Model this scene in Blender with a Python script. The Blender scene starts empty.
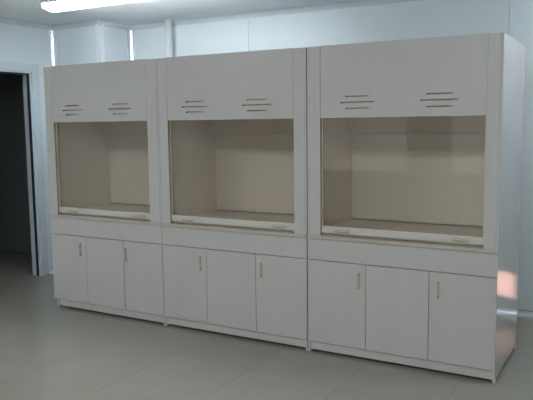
import bpy, bmesh, math
from mathutils import Vector, Matrix
C = bpy.context.scene.collection

# ---------------------------------------------------------------- materials
def mat(name, col, rough=0.4, metal=0.0, spec=0.5, noise=None, bump=None, coat=0.0):
    m = bpy.data.materials.new(name); m.use_nodes = True
    nt = m.node_tree; b = nt.nodes['Principled BSDF']
    b.inputs['Base Color'].default_value = (*col, 1)
    b.inputs['Roughness'].default_value = rough
    b.inputs['Metallic'].default_value = metal
    b.inputs['Specular IOR Level'].default_value = spec
    b.inputs['Coat Weight'].default_value = coat
    b.inputs['Coat Roughness'].default_value = 0.08
    tc = nt.nodes.new('ShaderNodeTexCoord')
    if noise:                                   # (scale xyz, second colour)
        mp = nt.nodes.new('ShaderNodeMapping'); mp.inputs['Scale'].default_value = noise[0]
        n = nt.nodes.new('ShaderNodeTexNoise'); n.inputs['Scale'].default_value = 1; n.inputs['Detail'].default_value = 5
        r = nt.nodes.new('ShaderNodeMix'); r.data_type = 'RGBA'
        r.inputs[6].default_value = (*col, 1); r.inputs[7].default_value = (*noise[1], 1)
        nt.links.new(tc.outputs['Object'], mp.inputs[0]); nt.links.new(mp.outputs[0], n.inputs['Vector'])
        nt.links.new(n.outputs['Fac'], r.inputs[0]); nt.links.new(r.outputs[2], b.inputs['Base Color'])
    if bump:                                    # (scale, strength)
        n2 = nt.nodes.new('ShaderNodeTexNoise'); n2.inputs['Scale'].default_value = bump[0]
        bp = nt.nodes.new('ShaderNodeBump'); bp.inputs['Strength'].default_value = bump[1]; bp.inputs['Distance'].default_value = 0.01
        nt.links.new(tc.outputs['Object'], n2.inputs['Vector']); nt.links.new(n2.outputs['Fac'], bp.inputs['Height'])
        nt.links.new(bp.outputs[0], b.inputs['Normal'])
    return m

LAM = mat('cream_laminate', (0.605, 0.565, 0.525), 0.38, noise=((9, 9, 1.2), (0.55, 0.515, 0.48)))
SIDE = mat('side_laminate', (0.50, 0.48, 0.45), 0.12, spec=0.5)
EDGE = mat('beige_edge_band', (0.46, 0.37, 0.275), 0.5)
LIP = mat('worktop_edge', (0.54, 0.47, 0.38), 0.4)
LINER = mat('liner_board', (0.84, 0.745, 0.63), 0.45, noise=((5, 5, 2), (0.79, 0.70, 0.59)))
BAFFLE = mat('baffle_board', (0.66, 0.57, 0.46), 0.45)  # darker than the liner: shade of its downward slope put into the colour
SASHM = mat('sash_rail_white', (0.66, 0.61, 0.53), 0.35)
TABM = mat('tab_beige', (0.56, 0.50, 0.40), 0.35)
PULL = mat('pull_beige', (0.58, 0.50, 0.38), 0.4)
DARK = mat('dark_gap', (0.03, 0.03, 0.03), 0.8)
WALL = mat('painted_steel_panel', (0.80, 0.86, 0.89), 0.30, spec=0.5, bump=(1.6, 0.03))
CEIL = mat('ceiling_panel', (0.72, 0.75, 0.75), 0.35, bump=(1.6, 0.03))
ALU = mat('aluminium_coving', (0.86, 0.90, 0.97), 0.26, metal=0.8)
PAINT = mat('painted_coving', (0.66, 0.72, 0.77), 0.25)
FRAME = mat('door_frame_paint', (0.70, 0.77, 0.80), 0.35)
SEAL = mat('black_rubber_seal', (0.02, 0.02, 0.03), 0.6)
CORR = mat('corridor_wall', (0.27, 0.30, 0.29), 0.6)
PVC = mat('white_pvc', (0.88, 0.90, 0.92), 0.3)
BODY = mat('lamp_body', (0.75, 0.77, 0.80), 0.4)

def floor_mat():
    m = bpy.data.materials.new('polished_floor_tile'); m.use_nodes = True
    nt = m.node_tree; N = nt.nodes; L = nt.links; b = N['Principled BSDF']
    tc = N.new('ShaderNodeTexCoord'); sp = N.new('ShaderNodeSeparateXYZ'); L.new(tc.outputs['Object'], sp.inputs[0])
    def math_(op, a, bb=None):
        n = N.new('ShaderNodeMath'); n.operation = op
        for i, v in enumerate((a, bb)):
            if v is None: continue
            if isinstance(v, (int, float)): n.inputs[i].default_value = v
            else: L.new(v, n.inputs[i])
        return n.outputs[0]
    def line(ax, off, pitch, w):
        t = math_('DIVIDE', math_('SUBTRACT', sp.outputs[ax], off), pitch)
        fr = math_('SUBTRACT', t, math_('FLOOR', t))
        d = math_('MINIMUM', fr, math_('SUBTRACT', 1.0, fr))
        return math_('LESS_THAN', d, w / pitch), math_('FLOOR', t)
    gx, ix = line(0, 2.03, 0.745, 0.0028); gy, iy = line(1, -1.39, 0.797, 0.0028)
    g = math_('MAXIMUM', gx, gy)
    cv = N.new('ShaderNodeCombineXYZ'); L.new(ix, cv.inputs[0]); L.new(iy, cv.inputs[1])
    wn = N.new('ShaderNodeTexWhiteNoise'); wn.noise_dimensions = '2D'; L.new(cv.outputs[0], wn.inputs['Vector'])
    ns = N.new('ShaderNodeTexNoise'); ns.inputs['Scale'].default_value = 3.5; ns.inputs['Detail'].default_value = 6
    L.new(tc.outputs['Object'], ns.inputs['Vector'])
    v = math_('ADD', math_('MULTIPLY', wn.outputs['Value'], 0.35), math_('MULTIPLY', ns.outputs['Fac'], 0.65))
    mx = N.new('ShaderNodeMix'); mx.data_type = 'RGBA'; L.new(v, mx.inputs[0])
    mx.inputs[6].default_value = (0.285, 0.255, 0.205, 1); mx.inputs[7].default_value = (0.34, 0.315, 0.27, 1)
    m2 = N.new('ShaderNodeMix'); m2.data_type = 'RGBA'; L.new(g, m2.inputs[0]); L.new(mx.outputs[2], m2.inputs[6])
    m2.inputs[7].default_value = (0.25, 0.222, 0.18, 1)
    L.new(m2.outputs[2], b.inputs['Base Color'])
    b.inputs['Roughness'].default_value = 0.15
    b.inputs['Specular IOR Level'].default_value = 0.5
    return m
FLOOR = floor_mat()

def glass_mat(name, tint, fac=0.10):
    m = bpy.data.materials.new(name); m.use_nodes = True
    nt = m.node_tree; nt.nodes.clear(); N = nt.nodes; L = nt.links
    o = N.new('ShaderNodeOutputMaterial'); mix = N.new('ShaderNodeMixShader')
    t = N.new('ShaderNodeBsdfTransparent'); t.inputs[0].default_value = (*tint, 1)
    g = N.new('ShaderNodeBsdfGlossy'); g.inputs['Roughness'].default_value = 0.04
    f = N.new('ShaderNodeFresnel'); ge = N.new('ShaderNodeNewGeometry')
    ior = N.new('ShaderNodeMapRange'); ior.inputs['To Min'].default_value = 1.5; ior.inputs['To Max'].default_value = 1/1.5
    L.new(ge.outputs['Backfacing'], ior.inputs['Value']); L.new(ior.outputs[0], f.inputs[0])
    L.new(f.outputs[0], mix.inputs[0]); L.new(t.outputs[0], mix.inputs[1]); L.new(g.outputs[0], mix.inputs[2])
    L.new(mix.outputs[0], o.inputs[0]); return m
GLASS = glass_mat('smoky_sash_glass', (0.985, 0.975, 0.955))
WGLASS = glass_mat('window_glass', (0.97, 0.98, 0.98))

def emit_mat(name, col, s):
    m = mat(name, col, 0.4); b = m.node_tree.nodes['Principled BSDF']
    b.inputs['Emission Color'].default_value = (*col, 1); b.inputs['Emission Strength'].default_value = s
    return m
TUBE = emit_mat('lit_lamp_diffuser', (0.84, 0.93, 1.0), 23.0)

# ---------------------------------------------------------------- mesh helpers
def link(name, bm, mats, parent=None, smooth=False):
    me = bpy.data.meshes.new(name); bmesh.ops.recalc_face_normals(bm, faces=bm.faces[:])
    bm.to_mesh(me); bm.free()
    for m in (mats if isinstance(mats, (list, tuple)) else [mats]): me.materials.append(m)
    if smooth:
        for p in me.polygons: p.use_smooth = True
    o = bpy.data.objects.new(name, me); C.objects.link(o)
    if parent: o.parent = parent
    return o
def box(bm, x0, x1, y0, y1, z0, z1, mi=0, front=None, bev=0.0):
    """box; front = material index for the face looking to -y, mi the rest"""
    t = bmesh.new()
    vs = [t.verts.new((x, y, z)) for x in (x0, x1) for y in (y0, y1) for z in (z0, z1)]
    for ids in ((0,1,3,2), (4,6,7,5), (0,4,5,1), (2,3,7,6), (0,2,6,4), (1,5,7,3)):
        f = t.faces.new([vs[i] for i in ids]); f.material_index = mi
        if front is not None and ids == (0,4,5,1): f.material_index = front
    if bev: bmesh.ops.bevel(t, geom=t.edges[:], offset=bev, segments=2, affect='EDGES', profile=0.5)
    me = bpy.data.meshes.new('tmp'); t.to_mesh(me); t.free(); bm.from_mesh(me); bpy.data.meshes.remove(me)
def grid_panel(bm, xs, zs, solid, y0, y1, hole_mi=0, axis='y', outer_mi=None):
    """a slab with rectangular openings; axis='y': the slab lies in x-z, 'x': in y-z"""
    P = lambda a, t, z: (a, t, z) if axis == 'y' else (t, a, z)
    nx, nz = len(xs)-1, len(zs)-1; V = {}
    def v(i, k, s):
        if (i, k, s) not in V: V[(i, k, s)] = bm.verts.new(P(xs[i], y1 if s else y0, zs[k]))
        return V[(i, k, s)]
    S = lambda i, k: 0 <= i < nx and 0 <= k < nz and solid(i, k)
    for i in range(nx):
        for k in range(nz):
            if not S(i, k): continue
            for s in (0, 1): bm.faces.new([v(i,k,s), v(i+1,k,s), v(i+1,k+1,s), v(i,k+1,s)])
            for di, dk, a, b in ((-1,0,(i,k),(i,k+1)), (1,0,(i+1,k),(i+1,k+1)), (0,-1,(i,k),(i+1,k)), (0,1,(i,k+1),(i+1,k+1))):
                if not S(i+di, k+dk):
                    f = bm.faces.new([v(*a,0), v(*b,0), v(*b,1), v(*a,1)])
                    inside = 0 <= i+di < nx and 0 <= k+dk < nz
                    f.material_index = hole_mi if inside or outer_mi is None else outer_mi
def prism(bm, prof, a, b, axis):
    """extrude a 2D profile along an axis from a to b"""
    def P(p, t):
        u, w = p
        return {'x': (t, u, w), 'y': (u, t, w), 'z': (u, w, t)}[axis]
    A = [bm.verts.new(P(p, a)) for p in prof]; B = [bm.verts.new(P(p, b)) for p in prof]
    n = len(prof)
    bm.faces.new(A); bm.faces.new(B[::-1])
    for i in range(n): bm.faces.new([A[i], A[(i+1)%n], B[(i+1)%n], B[i]])
def cyl(bm, p0, p1, r, seg=24):
    p0, p1 = Vector(p0), Vector(p1); d = p1-p0
    q = Vector((0,0,1)).rotation_difference(d).to_matrix().to_4x4()
    bmesh.ops.create_cone(bm, cap_ends=True, segments=seg, radius1=r, radius2=r, depth=d.length, matrix=Matrix.Translation((p0+p1)/2) @ q)
def quarter(cu, cw, su, sw, r, n=18):
    """concave coving profile in the corner (cu,cw), opening towards (su,sw)"""
    pts = [(cu, cw)]
    for i in range(n+1):
        a = math.pi/2*i/n
        pts.append((cu + su*r*(1-math.sin(a)), cw + sw*r*(1-math.cos(a))))
    return pts
def struct(name, bm, m, parent=None, smooth=False):
    o = link(name, bm, m, parent, smooth)
    if not parent: o['kind'] = 'structure'
    return o
def thing(name, label, cat, loc=(0,0,0), group=None):
    o = bpy.data.objects.new(name, None); C.objects.link(o); o.location = loc
    o['label'] = label; o['category'] = cat
    if group: o['group'] = group
    return o

# ---------------------------------------------------------------- room
XL, XR, YB, YF, ZC = -1.30, 7.6, 1.90, -7.2, 3.18
T = 0.12
COLX, COLY = -0.485, 1.35
DY0, DY1, DZ = -0.15, 0.975, 2.58            # doorway in the left wall

bm = bmesh.new(); box(bm, XL-3.2, XR+T, YF-T, YB+T+0.3, -0.1, 0.0); struct('floor', bm, FLOOR)
bm = bmesh.new(); box(bm, XL-T, XR+T, YF-T, YB+T, ZC, ZC+0.1); struct('ceiling', bm, CEIL)
# back wall: steel panels with narrow joints
bm = bmesh.new()
joints = [-0.485, 1.30, 4.19, 5.35, 6.5, XR]
for a, b in zip([XL]+joints[:-1], joints):
    box(bm, a+0.002, b-0.002, YB, YB+T, 0, ZC, bev=0.0015)
box(bm, XL, XR, YB+0.02, YB+T+0.02, 0, ZC)
struct('wall_back', bm, WALL)
# left wall with doorway
bm = bmesh.new()
ys = [YF, DY0, DY1, YB]; zs = [0, DZ, ZC]
grid_panel(bm, ys, zs, lambda i, k: not (i == 1 and k == 0), XL-T, XL, axis='x')
struct('wall_left', bm, WALL)
# front wall (behind the camera) with three unseen windows added as light sources
wx = [XL, -0.4, 1.5, 2.3, 4.2, 5.0, 6.9, XR]; wz = [0, 0.95, 2.55, ZC]
bm = bmesh.new(); grid_panel(bm, wx, wz, lambda i, k: not (k == 1 and i in (1, 3, 5)), YF-T, YF)
struct('wall_front', bm, WALL)
# right wall with a small unseen opening, added to let the pink sun patch in
SY0, SY1, SZ0, SZ1 = -2.20, -1.80, 0.65, 0.90
bm = bmesh.new(); grid_panel(bm, [YF, SY0, SY1, YB], [0, SZ0, SZ1, ZC], lambda i, k: not (i == 1 and k == 1), XR, XR+0.06, axis='x')
struct('wall_right', bm, WALL)
# boxed column in the corner
bm = bmesh.new(); box(bm, XL+0.001, COLX, COLY, YB-0.001, 0, ZC); struct('wall_column', bm, WALL)

for n, i in enumerate((1, 3, 5)):
    a, b = wx[i], wx[i+1]
    bm = bmesh.new(); m_ = (a+b)/2
    grid_panel(bm, [a, a+0.05, m_-0.025, m_+0.025, b-0.05, b], [0.95, 1.0, 2.5, 2.55], lambda i, k: not (k == 1 and i in (1, 3)), YF-0.08, YF-0.03)
    w = struct('window_%d' % (n+1), bm, BODY)  # added window, out of view, for light from behind the camera
    bm = bmesh.new(); box(bm, a+0.05, m_-0.025, YF-0.058, YF-0.052, 1.0, 2.5); box(bm, m_+0.025, b-0.05, YF-0.058, YF-0.052, 1.0, 2.5)
    link('pane', bm, WGLASS, w)
    bm = bmesh.new(); box(bm, a+0.01, b-0.01, YF-0.10, YF-0.095, 0.96, 2.54); link('roller_blind', bm, BODY, w)  # added behind the panes to block the sun from the room

# covings
def cov(name, prof, a, b, axis, m=None):
    bm = bmesh.new(); prism(bm, prof, a, b, axis); struct(name, bm, m or ALU)
R = 0.062
cov('trim_1', quarter(XL, COLY, 1, -1, R), 0.0, ZC-R, 'z')
cov('trim_2', quarter(COLX, YB, 1, -1, R), 0.0, ZC-R, 'z')
# rounded aluminium corner bead on the column, coloured white for its lamp highlight
bm = bmesh.new()
pts = [(COLX+0.005, COLY+0.07)]
for i in range(19):
    a = math.pi/2*i/18; pts.append((COLX-0.045+0.050*math.cos(a), COLY+0.045-0.050*math.sin(a)))
pts.append((COLX-0.07, COLY-0.005)); pts.append((COLX-0.07, COLY+0.002)); pts.append((COLX-0.002, COLY+0.07))
prism(bm, pts, 0.0, ZC-0.03, 'z'); struct('trim_3', bm, PVC)
cov('trim_4', quarter(YB, ZC, -1, -1, R), COLX, XR, 'x', PAINT)
cov('trim_5', quarter(COLY, ZC, -1, -1, R), XL, COLX, 'x', PAINT)
cov('trim_6', quarter(COLX, ZC, 1, -1, R), COLY, YB, 'y', PAINT)
cov('trim_7', quarter(XL, ZC, 1, -1, R), YF, COLY, 'y', PAINT)
cov('baseboard_back', quarter(YB, 0, -1, 1, 0.06), COLX, XR, 'x')
cov('baseboard_left', quarter(XL, 0, 1, 1, 0.045), DY1+0.115, COLY, 'y')
cov('baseboard_right', quarter(XR, 0, -1, 1, 0.06), YF, YB, 'y')

# doorway frame
bm = bmesh.new()
grid_panel(bm, [DY0-0.11, DY0, DY1, DY1+0.11], [0, DZ, DZ+0.09], lambda i, k: not (i == 1 and k == 0), XL, XL+0.018, axis='x')
box(bm, XL-T-0.01, XL, DY1-0.02501, DY1, 0, DZ-0.025); box(bm, XL-T-0.01, XL, DY0, DY0+0.025, 0, DZ-0.025)
box(bm, XL-T-0.01, XL, DY0, DY1, DZ-0.025, DZ)
d = struct('door_1', bm, FRAME)
bm = bmesh.new()
box(bm, XL-0.035, XL-0.01, DY1-0.045, DY1-0.025, 0, DZ-0.025); box(bm, XL-0.035, XL-0.01, DY0+0.025, DY0+0.045, 0, DZ-0.025)
box(bm, XL-0.035, XL-0.01, DY0+0.045, DY1-0.045, DZ-0.045, DZ-0.025)
s = link('rubber_seal', bm, SEAL, d); s['label'] = 'black rubber seal inside the door frame'
# unlit corridor beyond the doorway
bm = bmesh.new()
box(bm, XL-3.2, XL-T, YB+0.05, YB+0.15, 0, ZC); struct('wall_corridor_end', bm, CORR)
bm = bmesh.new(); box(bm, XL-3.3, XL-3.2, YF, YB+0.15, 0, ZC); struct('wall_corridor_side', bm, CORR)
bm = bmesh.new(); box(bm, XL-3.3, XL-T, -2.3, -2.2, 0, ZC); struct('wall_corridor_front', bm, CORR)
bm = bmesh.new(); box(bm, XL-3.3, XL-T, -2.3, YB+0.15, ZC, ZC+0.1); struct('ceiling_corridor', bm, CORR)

# ---------------------------------------------------------------- fume hoods
H, HW, D = 2.505, 0.96, 0.92
Z0, Z1 = 1.00, 1.94                        # sash opening
def fume_hood(x0, w, px0, px1, slots, doors, pulls, tabs, label):
    """x0,w: place and width; px0,px1: inner edges of the posts; all x in world, turned local here"""
    t = thing('fume_hood', label, 'fume hood', (x0, 0, 0), 'fume hoods in a row')
    l = lambda x: x-x0
    a, b = l(px0), l(px1)
    # side panels of the base and of the upper body
    for s in (0, 1):
        xa, xb = (0, 0.018) if s == 0 else (w-0.018, w)
        bm = bmesh.new()
        # lower and upper sheets with a foot notch at the back
        inset = 0.045 if (x0 == 0 and s == 0) else 0.0     # the end unit stands back at its toe
        box(bm, xa, xb, 0.0, D, 0.022 if not inset else 0.09, H-0.003, mi=0, front=1, bev=0.001)
        if inset: box(bm, xa+inset, xb+inset, 0.0, D-0.01, 0.022, 0.0895, mi=0, front=1, bev=0.001)
        box(bm, xa+inset, xb+inset, 0.003, 0.045, 0.0, 0.024, mi=1); box(bm, xa+inset, xb+inset, D-0.06, D-0.015, 0.0, 0.024, mi=1)
        link('side_panel', bm, [SIDE, LAM, EDGE], t)
    bm = bmesh.new(); box(bm, 0.018, w-0.018, 0.02, D, H-0.022, H-0.004); link('top_panel', bm, LAM, t)
    bm = bmesh.new(); box(bm, 0.018, w-0.018, D-0.016, D-0.002, 0.1, H-0.022); link('back_panel', bm, LAM, t)
    # corner posts beside the sash
    for (c, d_) in ((0.0185, a), (b, w-0.0185)):
        bm = bmesh.new(); box(bm, c, d_, -0.0012, 0.055, HW+0.02, H-0.003, mi=1, front=0, bev=0.0012)
        link('corner_post', bm, [LAM, EDGE], t)
    # sash cover with vent slots cut through
    xs, zs = [a+0.003], [Z1]
    h = 0.0058
    rows = [(2.103, .094), (2.058, .14), (2.011, .094)]
    xcut = sorted({l(c)+sgn*hw for c in slots for _, hw in rows for sgn in (-1, 1)})
    xs = [a+0.003]+xcut+[b-0.0006]
    zs = [Z1]+sorted({z+sg*h for z, _ in rows for sg in (-1, 1)})+[H]
    def solid(i, k):
        xm = (xs[i]+xs[i+1])/2; zm = (zs[k]+zs[k+1])/2
        return not any(abs(zm-z) < h and abs(xm-l(c)) < hw for z, hw in rows for c in slots)
    bm = bmesh.new(); grid_panel(bm, xs, zs, solid, -0.002, 0.016, hole_mi=1, outer_mi=1)
    link('sash_cover', bm, [LAM, EDGE], t)
    bm = bmesh.new(); box(bm, a+0.003, b-0.003, 0.0162, 0.0195, Z1+0.02, H-0.03); k = link('cover_lining', bm, EDGE, t)
    # sliding sash: rail, stiles, head, pane and tab pulls
    ys0, ys1 = 0.024, 0.044
    bm = bmesh.new()
    box(bm, a+0.001, b-0.001, ys0-0.006, ys1, 1.012, 1.070, bev=0.003)
    sash = link('sash', bm, SASHM, t)
    bm = bmesh.new()
    box(bm, a+0.001, a+0.012, ys0+0.003, ys1-0.002, 1.070, Z1+0.04)
    box(bm, b-0.012, b-0.001, ys0+0.003, ys1-0.002, 1.070, Z1+0.04)
    box(bm, a+0.012, b-0.012, ys0+0.003, ys1-0.002, Z1+0.01, Z1+0.04)
    link('sash_frame', bm, TABM, sash)
    bm = bmesh.new(); box(bm, a+0.012, b-0.012, 0.031, 0.036, 1.068, Z1+0.01); g = link('glass_pane', bm, GLASS, sash)
    for c in tabs:
        bm = bmesh.new(); cx_ = l(c)
        prof = [(ys0-0.006, 1.048), (ys0-0.006, 1.036), (ys0-0.022, 1.030), (ys0-0.026, 1.034), (ys0-0.024, 1.042)]
        prism(bm, prof, cx_-0.062, cx_+0.062, 'x')
        link('sash_pull', bm, TABM, sash)
    # worktop
    bm = bmesh.new(); box(bm, 0.0, w, -0.014, 0.06, HW+0.003, HW+0.03, mi=0, bev=0.003); 
    box(bm, 0.018, w-0.018, 0.06, D-0.02, HW+0.003, HW+0.045, mi=1)
    box(bm, a-0.02, b+0.02, 0.019, 0.06, HW+0.028, HW+0.034, mi=2)
    link('worktop', bm, [LIP, LINER, EDGE], t)
    # inner chamber: side liners, ceiling, back board, baffle
    zi = HW+0.045
    for (c, e) in ((0.0185, 0.026), (w-0.026, w-0.0185)):
        bm = bmesh.new(); box(bm, c, e, 0.056, D-0.02, zi, 2.25); link('chamber_liner', bm, LINER, t)
    bm = bmesh.new(); box(bm, 0.027, w-0.027, 0.056, D-0.02, 2.25, 2.262); link('chamber_ceiling', bm, LINER, t)
    bm = bmesh.new(); box(bm, 0.027, w-0.027, 0.876, 0.884, zi+0.012, 1.66, mi=0); link('back_baffle', bm, LINER, t)
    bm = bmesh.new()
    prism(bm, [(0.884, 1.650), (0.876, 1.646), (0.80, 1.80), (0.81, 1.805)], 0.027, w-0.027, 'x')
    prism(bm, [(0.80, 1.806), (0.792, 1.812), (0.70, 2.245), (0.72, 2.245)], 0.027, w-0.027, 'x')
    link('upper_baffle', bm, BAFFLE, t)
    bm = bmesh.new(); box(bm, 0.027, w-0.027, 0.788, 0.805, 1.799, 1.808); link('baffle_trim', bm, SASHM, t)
    # apron under the worktop, plinth
    bm = bmesh.new(); box(bm, 0.001, w-0.001, -0.004, 0.014, 0.789, HW, mi=1, front=0, bev=0.0012)
    link('apron', bm, [LAM, EDGE], t)
    bm = bmesh.new(); box(bm, 0.0185 if x0 else 0.064, w-0.0185, 0.008, 0.024, 0.024, 0.088, mi=1, front=0, bev=0.0008)
    link('plinth', bm, [LAM, EDGE], t)
    # carcass behind the doors
    bm = bmesh.new(); box(bm, 0.018, w-0.018, 0.019, D-0.02, 0.092, 0.11); 
    for x in doors[1:-1]: box(bm, l(x)-0.009, l(x)+0.009, 0.019, D-0.02, 0.11, HW)
    link('carcass', bm, EDGE, t)
    # doors
    for k in range(3):
        xa, xb = l(doors[k])+0.0018, l(doors[k+1])-0.0018
        bm = bmesh.new(); box(bm, xa, xb, -0.004 if k != 1 else -0.0055, 0.0145, 0.0945, 0.7835, mi=1, front=0, bev=0.0012)
        dr = link('door', bm, [LAM, EDGE], t)
        if k != 1:
            xp = l(pulls[0 if k == 0 else 1])
            bm = bmesh.new()
            prism(bm, [(-0.004, 0.715), (-0.024, 0.711), (-0.028, 0.70), (-0.028, 0.60), (-0.024, 0.589), (-0.004, 0.585),
                       (-0.004, 0.597), (-0.018, 0.60), (-0.018, 0.70), (-0.004, 0.703)], xp-0.009, xp+0.009, 'x')
            link('handle', bm, PULL, dr)
    return t
U = [
 (0.0, 1.472, 0.112, 1.336, (0.385, 1.012), (0.004, 0.492, 0.990, 1.470), (0.417, 1.020), (0.315, 1.195),
  'leftmost cream laminate fume hood beside the dark doorway'),
 (1.4735, 1.5085, 1.574, 2.866, (1.878, 2.520), (1.4755, 1.973, 2.488, 2.980), (1.905, 2.541), (1.757, 2.715),
  'middle cream laminate fume hood standing between the two others'),
 (2.990, 1.506, 3.105, 4.392, (3.420, 4.058), (2.992, 3.499, 4.004, 4.494), (3.437, 4.068), (3.290, 4.226),
  'rightmost cream laminate fume hood, its side panel showing with a pink glow'),
]
for a in U: fume_hood(*a)

# ---------------------------------------------------------------- duct pipe and lamps
bm = bmesh.new(); cyl(bm, (0.215, 1.80, 0.0), (0.215, 1.80, ZC-0.001), 0.046); 
pipe = link('duct_pipe', bm, PVC, None, True)
pipe['label'] = 'white vertical pipe against the back wall behind the fume hoods'; pipe['category'] = 'pipe'

def ceiling_lamp(x0, x1, yc, label, group=None):
    t = thing('ceiling_lamp', label, 'ceiling light', ((x0+x1)/2, yc, ZC), group)
    h = (x1-x0)/2
    bm = bmesh.new(); box(bm, -h, h, -0.15, 0.15, -0.035, 0, bev=0.006)
    for s in (-1, 1): box(bm, s*h-(0.03 if s > 0 else 0), s*h+(0.03 if s < 0 else 0), -0.13, 0.13, -0.085, -0.03, bev=0.01)
    link('lamp_body', bm, BODY, t)
    bm = bmesh.new(); pr = [(0.13*math.cos(math.pi*i/12), -0.036-0.062*math.sin(math.pi*i/12)) for i in range(13)]
    prism(bm, pr, -h+0.03, h-0.03, 'x')
    link('diffuser', bm, TUBE, t)
ceiling_lamp(-0.08, 1.75, 0.20, 'long lit fluorescent ceiling lamp above the leftmost fume hood', 'fluorescent ceiling lamps')

ceiling_lamp(3.4, 5.05, -3.1, 'lit fluorescent ceiling lamp out in the room, before the rightmost fume hood', 'fluorescent ceiling lamps')  # this and the next two are added out of view to light the fronts
ceiling_lamp(-0.08, 1.55, -3.1, 'lit fluorescent ceiling lamp out in the room, before the leftmost fume hood', 'fluorescent ceiling lamps')
ceiling_lamp(3.4, 5.05, -5.8, 'lit fluorescent ceiling lamp near the window wall behind the viewer', 'fluorescent ceiling lamps')
ceiling_lamp(4.75, 5.65, 0.35, 'lit fluorescent ceiling lamp at the right end of the rightmost fume hood', 'fluorescent ceiling lamps')
# ---------------------------------------------------------------- light
def area(name, loc, rot, sx, sy, e, col):
    ld = bpy.data.lights.new(name, 'AREA'); ld.shape = 'RECTANGLE'; ld.size = sx; ld.size_y = sy; ld.energy = e; ld.color = col
    o = bpy.data.objects.new(name, ld); C.objects.link(o); o.location = loc; o.rotation_euler = rot; return o
for i in (1, 3, 5):
    area('window_daylight', ((wx[i]+wx[i+1])/2, YF-0.025, 1.75), (math.radians(90), 0, 0), 1.85, 1.55, 5, (1.0, 0.97, 0.92))  # added fill light in front of the closed blinds
sd = bpy.data.lights.new('evening_sun', 'SUN'); sd.energy = 8; sd.color = (1.0, 0.50, 0.40); sd.angle = 0.009
so = bpy.data.objects.new('evening_sun', sd); C.objects.link(so)
so.rotation_euler = (Vector((4.80, YB, 0.29))-Vector((XR+0.03, -2.0, 0.765))).to_track_quat('-Z', 'Y').to_euler()
w = bpy.data.worlds.new('sky'); bpy.context.scene.world = w; w.use_nodes = True
w.node_tree.nodes['Background'].inputs[0].default_value = (0.62, 0.75, 0.95, 1); w.node_tree.nodes['Background'].inputs[1].default_value = 0.6

# ---------------------------------------------------------------- camera
f, yaw, pit, roll = 664.639, 0.51983, -0.113225, -0.0115575
c, s = math.cos(yaw), math.sin(yaw)
fw = Vector((-s*math.cos(pit), c*math.cos(pit), math.sin(pit))); r = Vector((c, s, 0)); u = r.cross(fw)
r2 = math.cos(roll)*r+math.sin(roll)*u; u2 = -math.sin(roll)*r+math.cos(roll)*u
cd = bpy.data.cameras.new('camera'); cam = bpy.data.objects.new('camera', cd); C.objects.link(cam)
cd.sensor_width = 36; cd.lens = f*36/533; cd.clip_start = 0.05
M = Matrix((r2, u2, -fw)).transposed().to_4x4(); M.translation = Vector((5.38056, -4.85357, 1.89454)); cam.matrix_world = M
S = bpy.context.scene; S.camera = cam
vs = S.view_settings; vs.view_transform = 'Standard'; vs.look = 'None'; vs.gamma = 1; vs.use_curve_mapping = False
vs.exposure = 0.27
